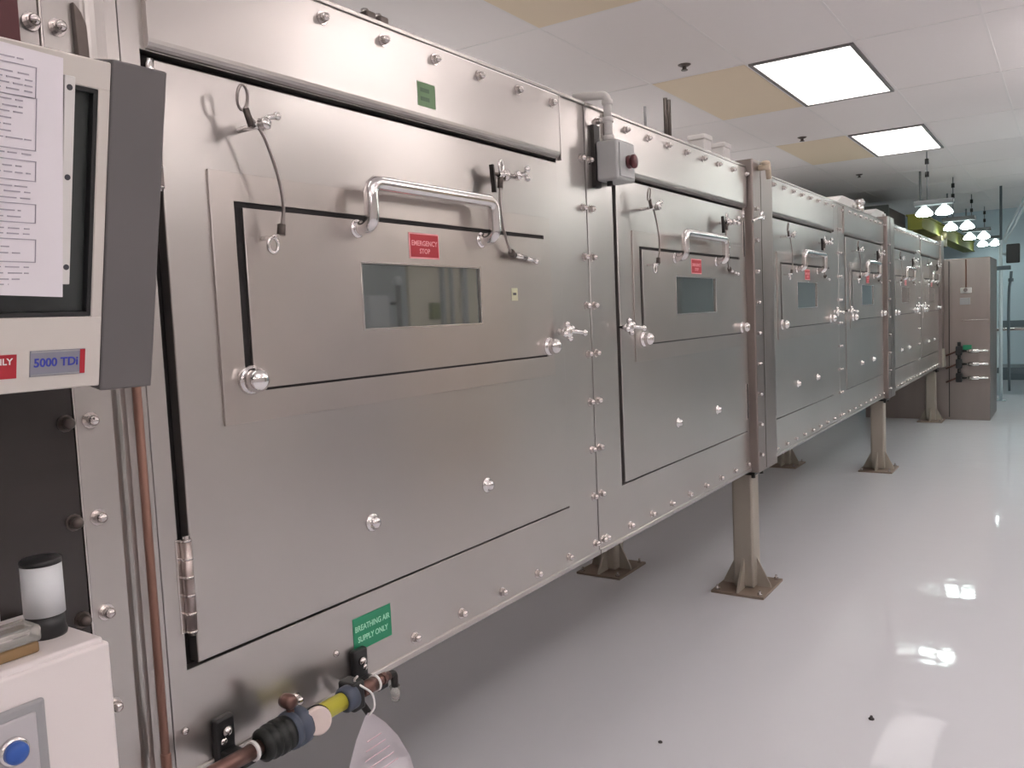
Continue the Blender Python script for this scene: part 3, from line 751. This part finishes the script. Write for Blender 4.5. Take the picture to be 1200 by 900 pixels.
# ceiling light panels
def light_tree():
    r = thing('ceiling_light', '', 'light', (0, 0, 0), 'recessed ceiling light panels')
    m = MB(); w, l = TX / 2 - .012, TY / 2 - .014
    for a in ((-w, -w + .02, -l, l), (w - .02, w, -l, l), (-w + .02, w - .02, -l, -l + .02), (-w + .02, w - .02, l - .02, l)): m.box(*a, -.012, .0005, 'dark_frame', .001)
    m.build('frame', r)
    m = MB(); m.box(-w + .02, w - .02, -l + .02, l - .02, -.006, .0003, 'lamp_panel'); m.build('diffuser', r)
    return r
LT = light_tree(); first = True
rows = [(tx0 + TX / 2, ty0 + TY / 2 - 2 * TY * 1, 'lit ceiling panel above the nearest unit, beside the nearest tan panel'),
        (tx0 + TX / 2, ty0 + TY / 2, 'larger of the two lit ceiling panels in view, beside the second tan panel'),
        (tx0 + TX / 2, ty0 + TY / 2 + 2 * TY, 'smaller and farther of the two lit ceiling panels in view'),
        (tx0 + TX / 2, ty0 + TY / 2 - 4 * TY, 'lit ceiling panel behind the camera over the glovebox line')]
for i, (x, y, lab) in enumerate(rows):
    o = LT if i == 0 else copy_tree(LT)
    o.location = (x, y, ZC - .0005); o['label'] = lab
# unseen up-and-down lights added over the aisle to brighten ceiling and fronts
def added_aisle_light(down='added_down', up='added_up'):
    r = thing('added_aisle_light', '', 'light', (0, 0, 2.4), 'added unseen aisle lights')
    m = MB(); m.box(-.13, .13, -.62, .62, 2.40, 2.45, 'white_plastic', .006); m.build('housing', r)
    m = MB(); m.box(-.11, .11, -.60, .60, 2.394, 2.4005, down); m.build('lower_diffuser', r)
    m = MB(); m.box(-.11, .11, -.60, .60, 2.4495, 2.456, up); m.build('upper_diffuser', r)
    for y in (-.5, .5):
        m = MB(); m.cyl((0, y, 2.45), (0, y, ZC), .004, 'pendant_dark', 8); m.build('hanger', r)
    return r
HL = added_aisle_light(); HC = added_aisle_light('added_cool_down', 'added_cool_up'); used = set()
for x, c in ((1.75, 'nearer'), (3.6, 'farther')):
    for y, w in ((-2.0, 'behind the camera'), (.6, 'beside the camera'), (3.2, 'level with the second unit'), (5.8, 'level with the fourth unit'), (8.4, 'level with the last unit'), (11.0, 'beyond the rear cabinet')):
        k = y > 7; src = HC if k else HL
        o = copy_tree(src) if k in used else src; used.add(k)
        o.location = (x, y, 2.4); o['label'] = 'added unseen light of the %s aisle row, %s' % (c, w)
# uplights added out of sight behind the line to lift the ceiling
def added_uplight():
    r = thing('added_wall_light', '', 'light', (XL, 0, 1.6), 'added uplights behind the line')
    m = MB(); m.prism([(XL + .002, 1.52), (XL + .03, 1.52), (XL + .16, 1.60), (XL + .16, 1.63), (XL + .002, 1.63)], 'y', -.6, .6, 'white_plastic', .003); m.build('housing', r, (XL, 0, 1.6))
    m = MB(); m.box(XL + .015, XL + .15, -.59, .59, 1.628, 1.634, 'added_rear_up'); m.build('diffuser', r, (XL, 0, 1.6))
    return r
RL = added_uplight()
for i, (y, w) in enumerate(((1.2, 'first unit'), (3.4, 'second unit'), (5.6, 'third unit'), (7.8, 'fifth unit'))):
    o = copy_tree(RL) if i else RL
    o.location = (XL, y, 1.6); o['label'] = 'added wall uplight, unseen on the service side, behind the %s' % w
# tan panels
for y, lab in ((ty0 + TY / 2 - 2 * TY, 'tan ceiling panel at the top edge, nearest the camera'), (ty0 + TY / 2, 'tan ceiling panel left of the larger lit panel'), (ty0 + TY / 2 + 2 * TY, 'tan ceiling panel left of the smaller lit panel')):
    x = tx0 - TX / 2
    label(MB().box(x - TX / 2 + .010, x + TX / 2 - .010, y - TY / 2 + .011, y + TY / 2 - .011, ZC - .0035, ZC + .0002, 'tan').build('ceiling_panel', off=(x, y, ZC - .0035)), lab, 'ceiling panel', 'tan ceiling panels')
# sprinklers
def sprinkler():
    r = thing('ceiling_sprinkler', '', 'sprinkler', (0, 0, 0), 'ceiling sprinklers')
    m = MB(); m.lathe((0, 0, 0), (0, 0, -1), [(0, .038), (.003, .036), (.010, .024), (.012, .016)], 'dark_cable', 18); m.build('escutcheon', r)
    m = MB(); m.cyl((0, 0, -.010), (0, 0, -.030), .012, 'dark_cable', 10); m.lathe((0, 0, -.029), (0, 0, -1), [(0, .019), (.004, .019)], 'dark_cable', 12); m.build('nozzle', r)
    return r
SP = sprinkler()
for i, (x, y, lab) in enumerate(((-.65, 4.66, 'dark ceiling sprinkler at the edge of the tan panel beside the larger light'), (-.68, 7.30, 'dark ceiling sprinkler at the edge of the tan panel beside the smaller light'), (-.735, 9.85, 'farthest dark ceiling sprinkler, on the grey ceiling beyond the tan panels'))):
    o = SP if i == 0 else copy_tree(SP); o.location = (x, y, ZC + .0005); o['label'] = lab
# pendant lamps: twin reflectors on a bar hung by a rod
def pendant():
    r = thing('pendant_lamp', '', 'lamp', (0, 0, ZC), 'twin pendant lamps')
    m = MB(); m.cyl((-.06, 0, ZC), (-.06, 0, 2.275), .006, 'pendant_dark', 8)
    for z in (2.50, 2.62): m.lathe((-.06, 0, z), (0, 0, 1), [(0, .018), (.05, .018)], 'black', 10)
    m.build('hanger', r)
    m = MB(); m.box(-.17, .17, -.06, .06, 2.232, 2.280, 'pendant_dark', .010); m.build('ballast_box', r)
    for x in (-.085, .085):
        m = MB(); m.lathe((x, 0, 2.236), (0, 0, -1), [(0, .018), (.015, .022), (.03, .042), (.062, .070), (.085, .078)], 'pendant_shade', 18); sh = m.build('reflector', r)
        m = MB(); m.lathe((x, 0, 2.1505), (0, 0, -1), [(0, .074), (.010, .066), (.018, .040), (.022, 0)], 'pendant_glow', 18); m.build('bulb', sh)
    return r
PD = pendant()
for i, (x, y, w) in enumerate(((.115, 8.9, 'nearest and largest twin hanging lamp, above the far end of the line'), (.115, 11.0, 'second twin hanging lamp from the camera, behind the largest'), (.13, 13.0, 'third twin hanging lamp from the camera'), (.14, 14.9, 'farthest and smallest twin hanging lamp'))):
    o = PD if i == 0 else copy_tree(PD); o.location = (x, y, ZC); o['label'] = w

# olive crane beam, hoist, ducts
ob = thing('crane_beam', 'olive green overhead beam behind the hanging lamps', 'beam', (-.2, 13, 2.08))
m = MB(); m.box(-.25, -.11, 9.8, 15.45, 2.10, 2.235, 'olive', .004); m.box(-.265, -.095, 9.79, 15.45, 2.085, 2.102, 'olive', .003); m.box(-.265, -.095, 9.79, 15.45, 2.233, 2.25, 'olive', .003); m.build('girder', ob)
for y in (10.2, 12.6, 15.0):
    m = MB(); m.cyl((-.18, y, 2.25), (-.18, y, ZC), .012, 'pendant_dark', 8); m.build('hanger_rod', ob)
ho = thing('hoist_trolley', 'dark brown hoist trolley under the olive beam', 'hoist', (-.18, 11.2, 1.95))
m = MB(); m.box(-.28, -.06, 11.0, 11.5, 1.97, 2.086, 'olive_brown', .01); m.build('body', ho)
m = MB(); m.lathe((-.03, 11.2, 2.092), (1, 0, 0), [(-.05, .02), (-.05, .045), (-.02, .045), (0, .03)], 'olive_brown', 14); m.build('wheel', ho)
m = MB(); m.cyl((-.17, 11.25, 1.97), (-.17, 11.25, 1.90), .03, 'black_metal', 10); m.build('chain_guide', ho)
label(MB().box(-1.25, -.75, 11.6, 13.0, 2.25, 2.55, 'brown', .01).box(-1.27, -.73, 11.58, 11.62, 2.23, 2.57, 'duct', .004).build('ceiling_duct', off=(-1.0, 12.3, 2.25)), 'brown duct hanging beyond the glovebox line, left of the olive beam', 'duct')
label(MB().box(-1.80, -1.40, 10.6, 12.6, 2.28, 2.56, 'duct', .02).box(-1.82, -1.38, 10.9, 10.94, 2.26, 2.58, 'mid_grey', .004).build('ceiling_duct', off=(-1.7, 11.5, 2.28)), 'dark grey-green duct hanging beyond the line, left of the brown duct', 'duct')

# far right: pole with monitor, bench
po = thing('service_pole', 'pale vertical service pole with slanted braces, right of the rear cabinet', 'pole', (.46, 12.4, 0))
m = MB(); m.cyl((.45, 12.4, 0), (.45, 12.4, 2.06), .022, 'pipe_white', 12); m.lathe((.45, 12.4, 0), (0, 0, 1), [(0, .06), (.012, .06)], 'pipe_white', 14); m.build('pole', po)
m = MB(); m.tube(smooth_path([(.54, 12.5, .12), (.53, 12.5, .9), (.535, 12.5, 1.4), (.555, 12.5, 1.56), (.56, 12.5, 1.66)], 4), .016, 'pipe_dark', 8); m.lathe((.555, 12.5, 1.53), (0, 0, 1), [(0, .03), (.04, .03)], 'pipe_dark', 10); m.build('hose', po)
for a in ((.56, .72), (.60, .77)):
    m = MB(); m.cyl((.455 + (a[0] - .56), 12.4, 2.02), (a[1], 12.4, 2.60), .014, 'pipe_white', 8); m.build('brace', po)
m = MB(); m.cyl((.45, 12.4, 2.05), (.45, 12.4, ZC), .016, 'pipe_dark', 8); m.build('upper_rod', po)
m = MB(); m.box(.36, .56, 12.36, 12.44, 1.68, 1.73, 'pipe_dark', .006); m.build('cross_clamp', po)
mo = thing('wall_monitor', 'small black monitor mounted high on the pale service pole', 'monitor', (.58, 12.4, 1.75))
m = MB(); m.box(.51, .66, 12.36, 12.42, 1.76, 2.0, 'black', .012); m.build('case', mo)
m = MB(); m.cyl((.46, 12.4, 1.88), (.515, 12.4, 1.88), .02, 'pipe_white', 10); m.build('bracket', mo)
be = thing('steel_bench', 'steel bench with dark lower shelf against the pale blue far wall', 'bench', (1.0, 13.4, 0))
m = MB(); m.box(.34, 1.6, 13.1, 13.8, .88, .915, 'bolt', .004); m.build('bench_top', be)
m = MB(); m.box(.36, 1.58, 13.12, 13.78, .30, .38, 'pipe_dark', .004); m.build('lower_shelf', be)
m = MB(); m.box(.34, 1.6, 13.76, 13.8, .915, 1.0, 'pipe_dark', .003); m.build('back_rail', be)
for x in (.37, 1.56):
    for y in (13.14, 13.76):
        m = MB(); m.cyl((x, y, 0), (x, y, .88), .02, 'pipe_white', 10); m.build('leg', be)
# floor stub
FX, FY = .147, 2.299
label(MB().lathe((.675, 2.757, 0), (0, 0, 1), [(0, .009), (.004, .009), (.006, .005), (.012, .004), (.013, 0)], 'debris', 10).build('floor_bolt', off=(.675, 2.757, 0)), 'small dark bolt stub on the glossy floor, in front of the lamp reflections', 'bolt')
label(MB().lathe((FX, FY, 0), (0, 0, 1), [(0, .007), (.003, .007), (.005, .004), (.007, 0)], 'debris', 10).build('floor_bolt', off=(FX, FY, 0)), 'tiny dark bolt stub on the floor nearest the camera, left of the other stub', 'bolt')

# unseen things across the aisle, added to fill the window reflections
ra = thing('added_tall_cabinet', 'added grey tall cabinet with pale box door across the aisle, reflected in nearest window', 'cabinet', (3.5, 5.0, 0))
m = MB(); m.box(3.30, 3.80, 4.45, 5.20, 0, 1.95, 'mid_grey', .01); m.build('body', ra)
m = MB(); m.box(3.25, 3.30, 4.70, 4.92, .9, 1.56, 'light_grey', .01); m.build('door_box', ra)
m = MB(); m.cyl((3.22, 5.0, .02), (3.22, 5.0, 1.66), .022, 'black_metal', 10); m.ball((3.22, 5.0, 1.67), .04, 'box_grey', 12); m.cyl((3.22, 5.0, 1.5), (3.32, 5.0, 1.5), .012, 'black_metal', 8); m.build('pipe', ra)
rb = thing('added_pale_cabinet', 'added pale cabinet with upright rails across the aisle, right of the dark one', 'cabinet', (3.5, 5.9, 0))
m = MB(); m.box(3.30, 3.80, 5.22, 6.60, 0, 2.1, 'beige', .01); m.build('body', rb)
for y, w in ((5.62, .03), (5.75, .02), (5.92, .05)):
    m = MB(); m.box(3.26, 3.30, y, y + w, .1, 2.05, 'mid_grey', .004); m.build('rail', rb)
m = MB(); m.box(3.25, 3.30, 5.46, 5.56, 1.36, 1.50, 'olive', .006); m.build('label_plate', rb)
struct(MB().box(5.17, 5.2, 10.6, 11.6, 0, 2.1, 'mid_grey', .004).build('door_1'))

# ------------------------------------------------------------------ world, camera, colour
w = bpy.data.worlds.new('World'); SC.world = w; w.use_nodes = True
w.node_tree.nodes['Background'].inputs['Color'].default_value = (.5, .5, .5, 1); w.node_tree.nodes['Background'].inputs['Strength'].default_value = .2
cam = bpy.data.cameras.new('Camera'); co = bpy.data.objects.new('Camera', cam); COL.objects.link(co)
cam.sensor_width = 36; cam.lens = 976.572 / 1200 * 36; cam.clip_start = .02; cam.clip_end = 60
R = Matrix(((.83057862, .00591171, -.55687001), (.55511039, -.08891929, .82701016), (-.04462744, -.99602129, -.07713611)))
rt = R.col[0]; up = -R.col[1]; bk = -R.col[2]
co.matrix_world = Matrix(((rt.x, up.x, bk.x, 1.2), (rt.y, up.y, bk.y, 0), (rt.z, up.z, bk.z, 1.33), (0, 0, 0, 1)))
SC.camera = co
vs_ = SC.view_settings
vs_.view_transform = 'Standard'; vs_.look = 'None'; vs_.gamma = 1; vs_.exposure = .52; vs_.use_curve_mapping = False
SC.cycles.max_bounces = 10; SC.cycles.diffuse_bounces = 5; SC.cycles.glossy_bounces = 6
SC.cycles.use_denoising = True
SC.cycles.sample_clamp_indirect = 6.
